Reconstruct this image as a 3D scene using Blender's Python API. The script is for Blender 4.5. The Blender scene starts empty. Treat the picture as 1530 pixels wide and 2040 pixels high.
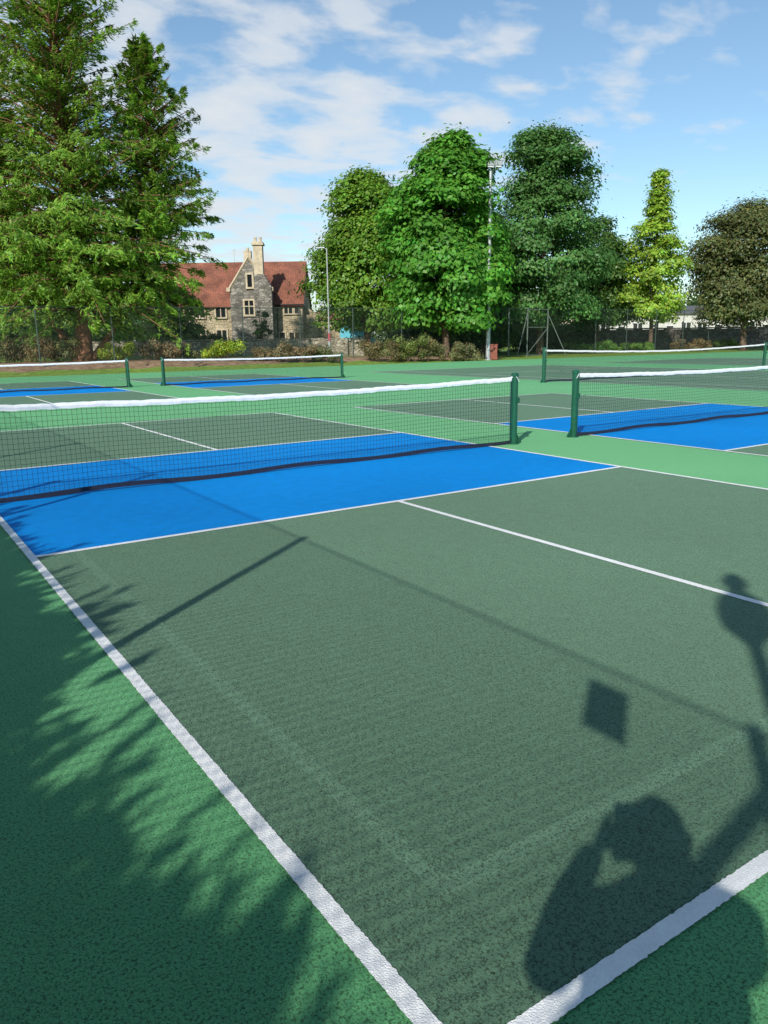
import bpy, math, random
import numpy as np
from mathutils import Vector, Matrix, Quaternion
random.seed(7); rng=np.random.default_rng(7)
scene=bpy.context.scene
COL=scene.collection

# ------------------------------------------------------------------ survey frame
P=np.array([-0.8337,-0.9874,1.424])
YAW=0.5907
F2=np.array([math.sin(YAW),math.cos(YAW)]); R2=np.array([math.cos(YAW),-math.sin(YAW)])
def S(l,t,z=0.0):
    p=P[:2]+F2*t+R2*l
    return np.array([p[0],p[1],z])
SUN=np.array([0.7512,0.5665,-0.6064]); SUN/=np.linalg.norm(SUN)

def sm(a):
    a=np.clip(a,0,1); return a*a*(3-2*a)
def gz(x,y):
    return sm((y-38.4)/5.0)*(0.52-0.40*sm((x-15)/30.0))

# ------------------------------------------------------------------ materials
def newmat(name):
    m=bpy.data.materials.new(name); m.use_nodes=True
    nt=m.node_tree; b=nt.nodes["Principled BSDF"]
    return m,nt,b
def N(nt,t,**kw):
    n=nt.nodes.new(t)
    for k,v in kw.items(): setattr(n,k,v)
    return n
def ramp(nt,stops,inp=None,interp='LINEAR'):
    n=nt.nodes.new("ShaderNodeValToRGB"); cr=n.color_ramp; cr.interpolation=interp
    while len(cr.elements)<len(stops): cr.elements.new(0.5)
    for e,(p,c) in zip(cr.elements,stops):
        e.position=p; e.color=(c[0],c[1],c[2],1) if hasattr(c,'__len__') else (c,c,c,1)
    if inp: nt.links.new(inp,n.inputs[0])
    return n
def mixc(nt,fac,a,b,mode='MIX'):
    n=nt.nodes.new("ShaderNodeMix"); n.data_type='RGBA'; n.blend_type=mode
    for s,v in ((0,fac),(6,a),(7,b)):
        if hasattr(v,'links'): nt.links.new(v,n.inputs[s])
        elif v is not None:
            n.inputs[s].default_value=v if s==0 else (v[0],v[1],v[2],1)
    return n.outputs[2]
def math_(nt,op,a,b=None,c=None):
    n=nt.nodes.new("ShaderNodeMath"); n.operation=op
    for i,v in enumerate((a,b,c)):
        if v is None: continue
        if hasattr(v,'links'): nt.links.new(v,n.inputs[i])
        else: n.inputs[i].default_value=v
    return n.outputs[0]

def simple(name,col,rough=0.6,metal=0.0,var=0.0,scale=8.0,bump=0.0):
    m,nt,b=newmat(name)
    b.inputs["Roughness"].default_value=rough; b.inputs["Metallic"].default_value=metal
    if var>0:
        tc=N(nt,"ShaderNodeTexCoord"); no=N(nt,"ShaderNodeTexNoise"); no.inputs["Scale"].default_value=scale; no.inputs["Detail"].default_value=6
        nt.links.new(tc.outputs["Object"],no.inputs["Vector"])
        c=np.array(col)
        r=ramp(nt,[(0.3,tuple(c*(1-var))),(0.7,tuple(np.minimum(c*(1+var),1)))],no.outputs["Fac"])
        nt.links.new(r.outputs[0],b.inputs["Base Color"])
        if bump>0:
            bu=N(nt,"ShaderNodeBump"); bu.inputs["Strength"].default_value=bump; bu.inputs["Distance"].default_value=0.02
            nt.links.new(no.outputs["Fac"],bu.inputs["Height"]); nt.links.new(bu.outputs[0],b.inputs["Normal"])
    else: b.inputs["Base Color"].default_value=(*col,1)
    return m

def court_mat(name,col,pale_bands=False,pit=0.45,spec=0.22,sheen=0.22):
    """porous painted macadam: granular, with dark pits between stones, faint wear blotches"""
    m,nt,b=newmat(name); L=nt.links
    geo=N(nt,"ShaderNodeNewGeometry"); pos=geo.outputs["Position"]
    big=N(nt,"ShaderNodeTexNoise"); big.inputs["Scale"].default_value=0.35; big.inputs["Detail"].default_value=5; L.new(pos,big.inputs["Vector"])
    mid=N(nt,"ShaderNodeTexNoise"); mid.inputs["Scale"].default_value=9; mid.inputs["Detail"].default_value=4; L.new(pos,mid.inputs["Vector"])
    fine=N(nt,"ShaderNodeTexNoise"); fine.inputs["Scale"].default_value=190; fine.inputs["Detail"].default_value=3; fine.inputs["Roughness"].default_value=0.7; L.new(pos,fine.inputs["Vector"])
    med=N(nt,"ShaderNodeTexNoise"); med.inputs["Scale"].default_value=110; med.inputs["Detail"].default_value=2; L.new(pos,med.inputs["Vector"])
    vo=N(nt,"ShaderNodeTexVoronoi"); vo.inputs["Scale"].default_value=130; vo.feature='DISTANCE_TO_EDGE'; L.new(pos,vo.inputs["Vector"])
    c=np.array(col)
    r1=ramp(nt,[(0.3,tuple(c*0.88)),(0.7,tuple(np.minimum(c*1.12,1)))],big.outputs["Fac"])
    r2=ramp(nt,[(0.35,0.90),(0.65,1.0)],mid.outputs["Fac"])
    c1=mixc(nt,1.0,r1.outputs[0],r2.outputs[0],'MULTIPLY')
    if pale_bands:  # paler crossing bands mixed into the court's base colour
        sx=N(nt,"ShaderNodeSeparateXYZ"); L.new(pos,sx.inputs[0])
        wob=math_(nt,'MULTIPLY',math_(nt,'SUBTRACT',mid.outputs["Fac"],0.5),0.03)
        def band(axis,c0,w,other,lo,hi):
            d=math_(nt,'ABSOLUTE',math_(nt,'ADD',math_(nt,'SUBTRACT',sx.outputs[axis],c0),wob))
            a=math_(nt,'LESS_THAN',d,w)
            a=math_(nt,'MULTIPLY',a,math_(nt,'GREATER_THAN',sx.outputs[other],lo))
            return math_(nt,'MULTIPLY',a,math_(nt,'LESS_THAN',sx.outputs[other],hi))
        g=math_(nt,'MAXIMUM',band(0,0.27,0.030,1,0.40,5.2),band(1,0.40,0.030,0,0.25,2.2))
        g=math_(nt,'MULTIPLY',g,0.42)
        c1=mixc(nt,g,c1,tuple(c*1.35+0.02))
    # pits
    pr=ramp(nt,[(0.45,0.0),(0.60,1.0)],med.outputs["Fac"])
    pe=ramp(nt,[(0.0,1.0),(0.24,0.0)],vo.outputs["Distance"])
    pf=math_(nt,'MINIMUM',math_(nt,'MULTIPLY',math_(nt,'MULTIPLY',pe.outputs[0],pr.outputs[0]),pit*1.9),0.95)
    c2=mixc(nt,pf,c1,tuple(c*0.15))
    gr=ramp(nt,[(0.3,0.72),(0.7,1.24)],fine.outputs["Fac"])
    c2=mixc(nt,min(1.0,pit*1.3),c2,mixc(nt,1.0,c2,gr.outputs[0],'MULTIPLY'))
    L.new(c2,b.inputs["Base Color"])
    b.inputs["Roughness"].default_value=0.75
    b.inputs["Specular IOR Level"].default_value=spec
    b.inputs["Sheen Weight"].default_value=sheen; b.inputs["Sheen Roughness"].default_value=0.5; b.inputs["Sheen Tint"].default_value=tuple(np.minimum(c*2.2+0.15,1))+(1,)
    h=math_(nt,'SUBTRACT',fine.outputs["Fac"],math_(nt,'MULTIPLY',pe.outputs[0],0.5))
    bu=N(nt,"ShaderNodeBump"); bu.inputs["Strength"].default_value=0.6; bu.inputs["Distance"].default_value=0.0035
    L.new(h,bu.inputs["Height"]); L.new(bu.outputs[0],b.inputs["Normal"])
    return m

M_apron=court_mat("apron_green_paint",(0.088,0.305,0.120),pit=0.58,sheen=0.42)
M_court=court_mat("court_dark_green_paint",(0.092,0.182,0.107),pale_bands=True,pit=0.58,sheen=0.25)
M_blue=court_mat("court_blue_paint",(0.001,0.255,0.70),pit=0.13,sheen=0.0,spec=0.10)
M_white=court_mat("line_white_paint",(0.86,0.86,0.83),pit=0.06,sheen=0.0)

def leaf_mat(name):
    m=bpy.data.materials.new(name); m.use_nodes=True; nt=m.node_tree; nt.nodes.clear(); L=nt.links
    out=N(nt,"ShaderNodeOutputMaterial"); at=N(nt,"ShaderNodeAttribute"); at.attribute_name="Col"
    d=N(nt,"ShaderNodeBsdfDiffuse"); tr=N(nt,"ShaderNodeBsdfTranslucent"); g=N(nt,"ShaderNodeBsdfGlossy")
    g.inputs["Roughness"].default_value=0.45; g.inputs["Color"].default_value=(0.5,0.55,0.5,1)
    L.new(at.outputs["Color"],d.inputs["Color"])
    hs=N(nt,"ShaderNodeHueSaturation"); hs.inputs["Value"].default_value=1.5; hs.inputs["Hue"].default_value=0.485
    L.new(at.outputs["Color"],hs.inputs["Color"]); L.new(hs.outputs[0],tr.inputs["Color"])
    m1=N(nt,"ShaderNodeMixShader"); m1.inputs[0].default_value=0.38; L.new(d.outputs[0],m1.inputs[1]); L.new(tr.outputs[0],m1.inputs[2])
    m2=N(nt,"ShaderNodeMixShader"); m2.inputs[0].default_value=0.03; L.new(m1.outputs[0],m2.inputs[1]); L.new(g.outputs[0],m2.inputs[2])
    L.new(m2.outputs[0],out.inputs[0]); return m
M_leaf=leaf_mat("foliage")
M_bark=simple("bark",(0.11,0.075,0.05),0.95,var=0.5,scale=5,bump=1.0)
M_redbark=simple("red_bark",(0.20,0.095,0.05),0.95,var=0.5,scale=4,bump=1.0)
M_post=simple("dark_green_powder_coat",(0.008,0.085,0.045),0.35,var=0.15,scale=20)
M_net=simple("black_net_cord",(0.012,0.014,0.016),0.8)
M_nettape=simple("navy_net_tape",(0.01,0.014,0.035),0.8,var=0.3,scale=30)
M_tape=simple("white_net_tape",(0.82,0.83,0.84),0.7,var=0.06,scale=14,bump=0.4)
M_galv=simple("galvanised_steel",(0.42,0.44,0.45),0.5,0.4,var=0.15,scale=6)
M_fwire=simple("green_coated_wire",(0.05,0.075,0.06),0.6)
M_fpost=simple("fence_post_paint",(0.05,0.075,0.065),0.55,var=0.2,scale=9)
M_glass=simple("dark_glass",(0.015,0.018,0.02),0.08)
M_black=simple("black_plastic",(0.02,0.02,0.022),0.4)

# ------------------------------------------------------------------ mesh builder
class MB:
    def __init__(s): s.v=[];s.f=[];s.m=[]
    def add(s,vs,fs,mi=0):
        o=len(s.v); s.v+= [tuple(map(float,v)) for v in vs]; s.f+=[tuple(i+o for i in f) for f in fs]; s.m+=[mi]*len(fs)
    def box(s,c,d,mi=0,rz=0.0,rot=None):
        hx,hy,hz=d[0]/2,d[1]/2,d[2]/2
        vs=[Vector((x*hx,y*hy,z*hz)) for z in(-1,1) for x,y in((-1,-1),(1,-1),(1,1),(-1,1))]
        q=rot if rot is not None else Matrix.Rotation(rz,3,'Z')
        vs=[q@v+Vector(c) for v in vs]
        s.add(vs,[(3,2,1,0),(4,5,6,7),(0,1,5,4),(1,2,6,5),(2,3,7,6),(3,0,4,7)],mi)
    def tube(s,pts,rad,n=8,mi=0,cap=True):
        pts=[Vector(p) for p in pts]; rings=[]
        for i,p in enumerate(pts):
            d=(pts[min(i+1,len(pts)-1)]-pts[max(i-1,0)]).normalized()
            a=Vector((0,0,1)) if abs(d.z)<0.9 else Vector((1,0,0))
            x=d.cross(a).normalized(); y=d.cross(x).normalized()
            r=rad[i] if hasattr(rad,'__len__') else rad
            rings.append([p+(x*math.cos(2*math.pi*k/n)+y*math.sin(2*math.pi*k/n))*r for k in range(n)])
        vs=[v for r in rings for v in r]; fs=[]
        for i in range(len(pts)-1):
            for k in range(n): fs.append((i*n+k,i*n+(k+1)%n,(i+1)*n+(k+1)%n,(i+1)*n+k))
        if cap: fs.append(tuple(range(n-1,-1,-1))); fs.append(tuple((len(pts)-1)*n+k for k in range(n)))
        s.add(vs,fs,mi)
    def obj(s,name,mats,parent=None,smooth=False,loc=None):
        me=bpy.data.meshes.new(name); me.from_pydata(s.v,[],s.f)
        for m in (mats if isinstance(mats,(list,tuple)) else [mats]): me.materials.append(m)
        me.polygons.foreach_set("material_index",s.m)
        if smooth: me.polygons.foreach_set("use_smooth",[True]*len(s.f))
        me.update()
        o=bpy.data.objects.new(name,me); COL.objects.link(o)
        if parent: o.parent=parent
        if loc is not None: o.location=loc
        return o
def empty(name,loc=(0,0,0),rz=0.0):
    e=bpy.data.objects.new(name,None); COL.objects.link(e); e.location=loc; e.rotation_euler=(0,0,rz); e.empty_display_size=0.2
    return e

# ------------------------------------------------------------------ foliage
def rand_unit(n):
    v=rng.normal(size=(n,3)); return v/np.linalg.norm(v,axis=1,keepdims=True)
def leaf_mesh(name,c,nrm,ln,wd,col,axis=None,parent=None,mat=None):
    n=len(c); a=rand_unit(n) if axis is None else axis+rand_unit(n)*0.25
    nrm=nrm/np.maximum(np.linalg.norm(nrm,axis=1,keepdims=True),1e-6)
    a=a-nrm*(a*nrm).sum(1,keepdims=True); a/=np.maximum(np.linalg.norm(a,axis=1,keepdims=True),1e-6)
    b=np.cross(nrm,a)
    ln=np.broadcast_to(ln,(n,))[:,None]; wd=np.broadcast_to(wd,(n,))[:,None]
    v=np.stack([c-a*ln/2,c+b*wd/2-a*ln*0.05,c+a*ln/2,c-b*wd/2-a*ln*0.05],1).reshape(-1,3)
    me=bpy.data.meshes.new(name); me.vertices.add(4*n); me.vertices.foreach_set("co",v.astype(np.float32).ravel())
    me.loops.add(4*n); me.loops.foreach_set("vertex_index",np.arange(4*n,dtype=np.int32))
    me.polygons.add(n); me.polygons.foreach_set("loop_start",np.arange(0,4*n,4,dtype=np.int32)); me.polygons.foreach_set("loop_total",np.full(n,4,dtype=np.int32))
    me.update(calc_edges=True)
    at=me.color_attributes.new("Col",'FLOAT_COLOR','POINT')
    cc=np.ones((n,4,4),dtype=np.float32); cc[:,:,:3]=col[:,None,:]
    at.data.foreach_set("color",cc.ravel())
    me.materials.append(mat or M_leaf)
    o=bpy.data.objects.new(name,me); COL.objects.link(o)
    if parent: o.parent=parent
    return o
def tint(base,n,var=0.25,clump=None,hue=0.15):
    base=np.array(base)
    k=1+rng.normal(size=(n,1))*var*0.5
    if clump is not None: k=k*clump[:,None]
    c=base[None,:]*np.clip(k,0.35,1.8)
    c[:,0]*=1+rng.normal(size=n)*hue
    return np.clip(c,0.004,0.6)

def broad_tree(name,l,t,H,W,color,nl=26000,leaf=0.26,trunk_h=2.5,trunk_r=0.3,ncl=150,shape='dome',z0=None,lean=0.0,clr=0.15,base=0.5,seed=1,gap=1.0):
    """base: height where the crown starts; crown is a filled, lobed volume of leaf clumps"""
    p=S(l,t); zb=float(gz(p[0],p[1])) if z0 is None else z0
    e=empty(name,(p[0],p[1],zb))
    Hc=H-zb; cb=base
    def prof(u):
        if shape=='dome': lo=min(1,0.80+u*0.7); q=max(0,(u-0.35)/0.67)**2.4
        elif shape=='tall': lo=min(1,0.74+u*0.9); q=max(0,(u-0.30)/0.73)**2.0
        else: lo=min(1.0,0.70+u*1.5); q=min(1,max(0,(u-0.22)/0.80))**1.15
        return lo*math.sqrt(max(0.02,1-q)) if shape!='open' else lo*max(0.10,1-q)
    lr=np.random.default_rng(seed+int(abs(l)*10))
    nlobe=16; la=lr.random(nlobe)*6.28; lu=lr.random(nlobe); lk=lr.normal(size=nlobe)*0.19
    cl=[]
    for _ in range(ncl):
        ui=rng.random()**0.85; a=rng.random()*2*math.pi
        k=1+sum(lk[i]*math.exp(-((ui-lu[i])/0.13)**2)*max(0,math.cos(a-la[i])) for i in range(nlobe))
        r=prof(ui)*W/2*max(0.6,min(1.2,k))*(0.25+0.75*math.sqrt(rng.random()))
        cl.append((r*math.cos(a)+lean*ui*W,r*math.sin(a),cb+ui*(Hc-cb)*0.97,ui,a,r))
    cl=np.array(cl); cr=W*clr*(0.6+0.6*rng.random(len(cl)))*(1-0.25*cl[:,3]**2)
    f=np.clip((cl[:,5]-cr*0.7)/np.maximum(cl[:,5],.01),0.2,1); cl[:,0]*=f; cl[:,1]*=f; cl[:,2]-=cr*0.55*cl[:,3]
    idx=rng.choice(len(cl),nl,p=(cr**2)/(cr**2).sum())
    d=rand_unit(nl); d[:,2]=np.where(d[:,2]<-0.3,-d[:,2]*0.5,d[:,2])
    rad=cr[idx]*(0.55+0.6*rng.random(nl)**0.7)
    spr=rng.random(nl)<0.14; rad=np.where(spr,rad*(1.15+0.55*rng.random(nl)),rad)
    sc=np.array([1.1,1.1,0.85])
    c=cl[idx,:3]+d*rad[:,None]*sc
    c[:,2]=np.maximum(c[:,2],0.15)
    ctr=np.array([0,0,Hc*0.4]); outw=c-ctr; outw/=np.maximum(np.linalg.norm(outw,axis=1,keepdims=True),.01)
    nr=d*0.8+outw*0.5+rand_unit(nl)*0.55+np.array([0,0,0.35])
    clb=(0.70+0.60*rng.random(len(cl)))[idx]
    col=tint(color,nl,0.3,clb)
    leaf_mesh("crown",c,nr,leaf*(0.6+0.8*rng.random(nl)),leaf*0.68*(0.6+0.7*rng.random(nl)),col,parent=e)
    mb=MB()
    tr=[Vector((0,0,-0.4)),Vector((0.03,0,0.4)),Vector((0.0,0.05,trunk_h)),Vector((lean*W*0.25,0,Hc*0.45)),Vector((lean*W*0.6,0,Hc*0.8))]
    mb.tube(tr,[trunk_r*1.35,trunk_r,trunk_r*0.8,trunk_r*0.45,0.05],10)
    for i in rng.choice(len(cl),min(34,len(cl)),replace=False):
        q=Vector(cl[i,:3]); zz=max(trunk_h*0.8,q.z*0.6-0.3)
        if q.z<zz: zz=max(0.5,q.z*0.7)
        b=Vector((lean*W*zz/Hc*0.5,0,zz)); md=(b+q)/2+Vector((0,0,-0.05*(q-b).length))
        mb.tube([b,md,q],[trunk_r*0.28,trunk_r*0.16,0.02],5,cap=False)
    mb.obj("trunk",M_bark,e,smooth=True)
    return e

def layered_conifer(name,l,t,leaders,color,nbr=520,per=130,trunk_r=0.55):
    p=S(l,t); zb=float(gz(p[0],p[1])); e=empty(name,(p[0],p[1],zb))
    C=[];A=[];K=[];mb=MB(); tot=sum(x[5] for x in leaders)
    for (dl,dt,z0,z1,mx,wt,r0) in leaders:
        off=R2*dl+F2*dt
        base=Vector((0,0,-0.4)) if abs(dl)<5.5 else Vector((off[0],off[1],-0.4))
        def tp(z):
            s=max(0,min(1,(z+0.4)/(z1+0.4))); s2=min(1,s*2.2)**0.8
            q=base.lerp(Vector((off[0],off[1],0)),s2)
            return Vector((q.x,q.y,0))+Vector((0.15*math.sin(z*0.7),0.15*math.cos(z*0.5),z))
        zz=[-0.4,0.2,1.2,3,6,z1*0.55,z1*0.8,z1]
        mb.tube([tp(z) for z in zz],[r0*1.5,r0*1.15,r0*0.95,r0*0.85,r0*0.65,r0*0.42,r0*0.2,0.03],12)
        n=int(nbr*wt/tot)
        for i in range(n):
            u=(i+rng.random())/n
            z=z0+u*(z1-z0)
            prof=(1-u)**0.70*min(1,0.74+u*2.2)
            Ln=mx*prof*(0.36+0.76*rng.random()**0.8)+0.35
            az=i*2.39996+rng.normal()*0.35
            up=0.24+0.85*u+rng.normal()*0.13
            d=Vector((math.cos(az),math.sin(az),0)); s0=tp(z)
            dr=(0.40+0.12*rng.normal())*(1-0.8*u)
            def B(s): return s0+d*(Ln*s)+Vector((0,0,Ln*(up*s-dr*s*s)))
            mb.tube([B(0),B(0.5),B(1)],[0.04+0.010*Ln,0.03,0.01],4,mi=0,cap=False)
            m=int(per*(0.22+Ln/mx))
            side=Vector((-d.y,d.x,0))
            nb=max(6,int(Ln*4.2)); ribs=rng.uniform(0.10,1.0,nb); ri=rng.integers(0,nb,m)
            s=ribs[ri]
            sgn=np.where((ri%2)==0,1,-1); wr=(0.22+0.20*Ln)*(1.08-0.96*ribs)*(0.6+0.6*rng.random(nb)); q=rng.random(m)**0.85
            so=sgn*q*wr[ri]; s=np.clip(s+q*wr[ri]*0.8/max(Ln,.5),0,1.12)
            base_=np.array([B(float(x)) for x in s])
            droop=(0.15+0.40*rng.random(nb))[ri]
            hang=np.abs(so)*droop*1.6+np.abs(rng.normal(size=m))*0.12
            c=base_+np.outer(so,np.array(side))-np.array([0,0,1])*hang[:,None]+rng.normal(size=(m,3))*0.045
            ax=np.array(d)[None,:]*0.8+np.outer(sgn*0.75,np.array(side))+np.array([0,0,-0.40])+rng.normal(size=(m,3))*0.25
            C.append(c);A.append(ax);K.append((0.60+0.78*rng.random())*(0.85+0.3*rng.random(nb))[ri])
    C=np.concatenate(C);A=np.concatenate(A);K=np.concatenate(K);n=len(C)
    out=C-np.array([0,0,9.0]); out/=np.linalg.norm(out,axis=1,keepdims=True)
    nr=np.array([0,0,0.68])+rand_unit(n)*0.6+out*0.55
    col=tint(color,n,0.3,K,0.12)
    leaf_mesh("crown",C,nr,0.30*(0.6+0.8*rng.random(n)),0.080*(0.7+0.6*rng.random(n)),col,axis=A,parent=e)
    mb.obj("trunk",M_redbark,e,smooth=True)
    return e

def shrub(name,l,t,w,h,color,nl=1500,leaf=0.12,depth=None,zoff=0.0):
    p=S(l,t); zb=float(gz(p[0],p[1]))+zoff; e=empty(name,(p[0],p[1],zb),math.atan2(R2[1],R2[0]))
    dp=depth or w*0.5
    k=max(5,int(w*6)); cc=np.stack([(rng.random(k)-0.5)*w*0.85,(rng.random(k)-0.5)*dp*0.7,h*(0.2+0.6*rng.random(k))],1)
    rr=np.stack([0.28+0.25*rng.random(k)]*3,1)*np.array([1,1,0.9])*min(1.4,h)*0.75
    i=rng.integers(0,k,nl); d=rand_unit(nl); c=cc[i]+d*rr[i]*(0.4+0.7*rng.random((nl,1)))
    c[:,2]=np.abs(c[:,2])
    col=tint(color,nl,0.4,(0.7+0.6*rng.random(k))[i],0.2)
    leaf_mesh("leaves",c,d+rand_unit(nl)*0.7,leaf*(0.6+0.8*rng.random(nl)),leaf*0.55,col,parent=e)
    mb=MB()
    for j in range(k):
        mb.tube([(cc[j,0]*0.5,cc[j,1]*0.5,-0.1),tuple(cc[j]),tuple(cc[j]+np.array([rng.normal()*.1,rng.normal()*.1,h*0.3]))],[0.02,0.012,0.004],4,cap=False)
    mb.obj("stems",M_bark,e)
    return e

# ------------------------------------------------------------------ ground
def ground():
    xs=np.unique(np.concatenate([np.linspace(-900,-40,14),np.linspace(-40,110,76),np.linspace(110,1200,16)]))
    ys=np.unique(np.concatenate([np.linspace(-700,-20,12),np.linspace(-20,36,12),np.linspace(36,48,25),np.linspace(48,100,14),np.linspace(100,1400,16)]))
    X,Y=np.meshgrid(xs,ys); Z=gz(X,Y)-0.03
    n=len(xs); vs=np.stack([X.ravel(),Y.ravel(),Z.ravel()],1)
    fs=[(j*n+i,j*n+i+1,(j+1)*n+i+1,(j+1)*n+i) for j in range(len(ys)-1) for i in range(n-1)]
    m,nt,b=newmat("grass_and_soil"); L=nt.links
    geo=N(nt,"ShaderNodeNewGeometry"); pos=geo.outputs["Position"]; sx=N(nt,"ShaderNodeSeparateXYZ"); L.new(pos,sx.inputs[0])
    n1=N(nt,"ShaderNodeTexNoise"); n1.inputs["Scale"].default_value=3; n1.inputs["Detail"].default_value=8; L.new(pos,n1.inputs["Vector"])
    n2=N(nt,"ShaderNodeTexNoise"); n2.inputs["Scale"].default_value=0.5; n2.inputs["Detail"].default_value=5; L.new(pos,n2.inputs["Vector"])
    g=ramp(nt,[(0.25,(0.09,0.15,0.025)),(0.5,(0.16,0.25,0.045)),(0.75,(0.24,0.30,0.07))],n1.outputs["Fac"])
    s=ramp(nt,[(0.3,(0.16,0.10,0.06)),(0.7,(0.38,0.26,0.17))],n1.outputs["Fac"])
    yw=math_(nt,'ADD',sx.outputs[1],math_(nt,'MULTIPLY',math_(nt,'SUBTRACT',n2.outputs["Fac"],0.5),2.5))
    k=math_(nt,'MULTIPLY',math_(nt,'GREATER_THAN',yw,40.6),math_(nt,'LESS_THAN',yw,47.0))
    k=math_(nt,'MULTIPLY',k,math_(nt,'LESS_THAN',sx.outputs[0],38.0))
    L.new(mixc(nt,k,g.outputs[0],s.outputs[0]),b.inputs["Base Color"]); b.inputs["Roughness"].default_value=0.95
    b.inputs["Specular IOR Level"].default_value=0.1
    bu=N(nt,"ShaderNodeBump"); bu.inputs["Strength"].default_value=0.8; bu.inputs["Distance"].default_value=0.1; L.new(n1.outputs["Fac"],bu.inputs["Height"]); L.new(bu.outputs[0],b.inputs["Normal"])
    me=bpy.data.meshes.new("ground"); me.from_pydata(vs.tolist(),[],fs); me.materials.append(m)
    me.polygons.foreach_set("use_smooth",[True]*len(fs)); o=bpy.data.objects.new("ground",me); COL.objects.link(o)
ground()

def sheet(mb,x0,x1,y0,y1,z,mi=0): mb.add([(x0,y0,z),(x1,y0,z),(x1,y1,z),(x0,y1,z)],[(0,1,2,3)],mi)
def line(mb,x0,y0,x1,y1,w,z,mi=0,step=0.03,jit=0.0022):
    d=np.array([x1-x0,y1-y0]); Ln=np.linalg.norm(d); d/=Ln; nrm=np.array([-d[1],d[0]])
    k=max(1,int(Ln/step)); s=np.linspace(0,Ln,k+1)
    j1=rng.normal(size=k+1)*jit; j2=rng.normal(size=k+1)*jit
    vs=[]
    for i in range(k+1):
        c=np.array([x0,y0])+d*s[i]
        a=c+nrm*(w/2+j1[i]); b=c-nrm*(w/2+j2[i]); vs+=[(a[0],a[1],z),(b[0],b[1],z)]
    mb.add(vs,[(2*i+1,2*i+3,2*i+2,2*i) for i in range(k)],mi)

mb=MB(); sheet(mb,-1.95,78,-16,38.2,0.0); mb.obj("court_apron",M_apron)
W_=6.10; LN=13.41; NVZ=2.134
def pickle(ox,oy,fine=True):
    mb=MB(); z=0.003
    sheet(mb,ox,ox+W_,oy,oy+LN/2-NVZ,z,0); sheet(mb,ox,ox+W_,oy+LN/2+NVZ,oy+LN,z,0)
    sheet(mb,ox,ox+W_,oy+LN/2-NVZ,oy+LN/2+NVZ,z,1)
    st,j=(0.009,0.0011) if fine else (0.5,0.0)
    w=0.052; z=0.006; h=w/2
    line(mb,ox-0.018,oy-0.056,ox-0.018,oy+LN+0.02,w,z,2,st,j)
    line(mb,ox+W_,oy-0.056,ox+W_,oy+LN+0.02,w,z,2,st,j)
    a,b=ox-0.018+h+0.000,ox+W_-h-0.000
    for yy in (oy-0.03,oy+LN/2-NVZ,oy+LN/2+NVZ,oy+LN): line(mb,a,yy,b,yy,w,z,2,st,j)
    cx=ox+W_/2
    line(mb,cx,oy-0.03+h+.002,cx,oy+LN/2-NVZ-h-.002,w,z,2,st,j); line(mb,cx,oy+LN/2+NVZ+h+.002,cx,oy+LN-h-.002,w,z,2,st,j)
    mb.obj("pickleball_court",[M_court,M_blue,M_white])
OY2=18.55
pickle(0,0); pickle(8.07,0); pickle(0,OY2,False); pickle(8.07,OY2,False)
def tennis(ox,cy):
    mb=MB(); w=0.05; z=0.008; X0,X1=ox,ox+10.97; Y0,Y1=cy-11.885,cy+11.885
    sheet(mb,X0,X1,Y0,Y1,0.004,0)
    for x in (X0,X1): line(mb,x,Y0-w/2,x,Y1+w/2,w,z,1,1,0)
    for x in (X0+1.37,X1-1.37): line(mb,x,Y0+w/2+.002,x,Y1-w/2-.002,w,z,1,1,0)
    for y,ww in ((Y0,0.08),(Y1,0.08)): line(mb,X0+w/2+.002,y,X1-w/2-.002,y,w,z,1,1,0)
    for y in (cy-6.4,cy+6.4): line(mb,X0+1.37+w/2+.002,y,X1-1.37-w/2-.002,y,w,z,1,1,0)
    line(mb,ox+5.485,cy-6.4+w/2+.002,ox+5.485,cy+6.4-w/2-.002,w,z,1,1,0)
    mb.obj("tennis_court",[M_court,M_white])
for ox in (18.55,34.3,50.0): tennis(ox,17.1)

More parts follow.
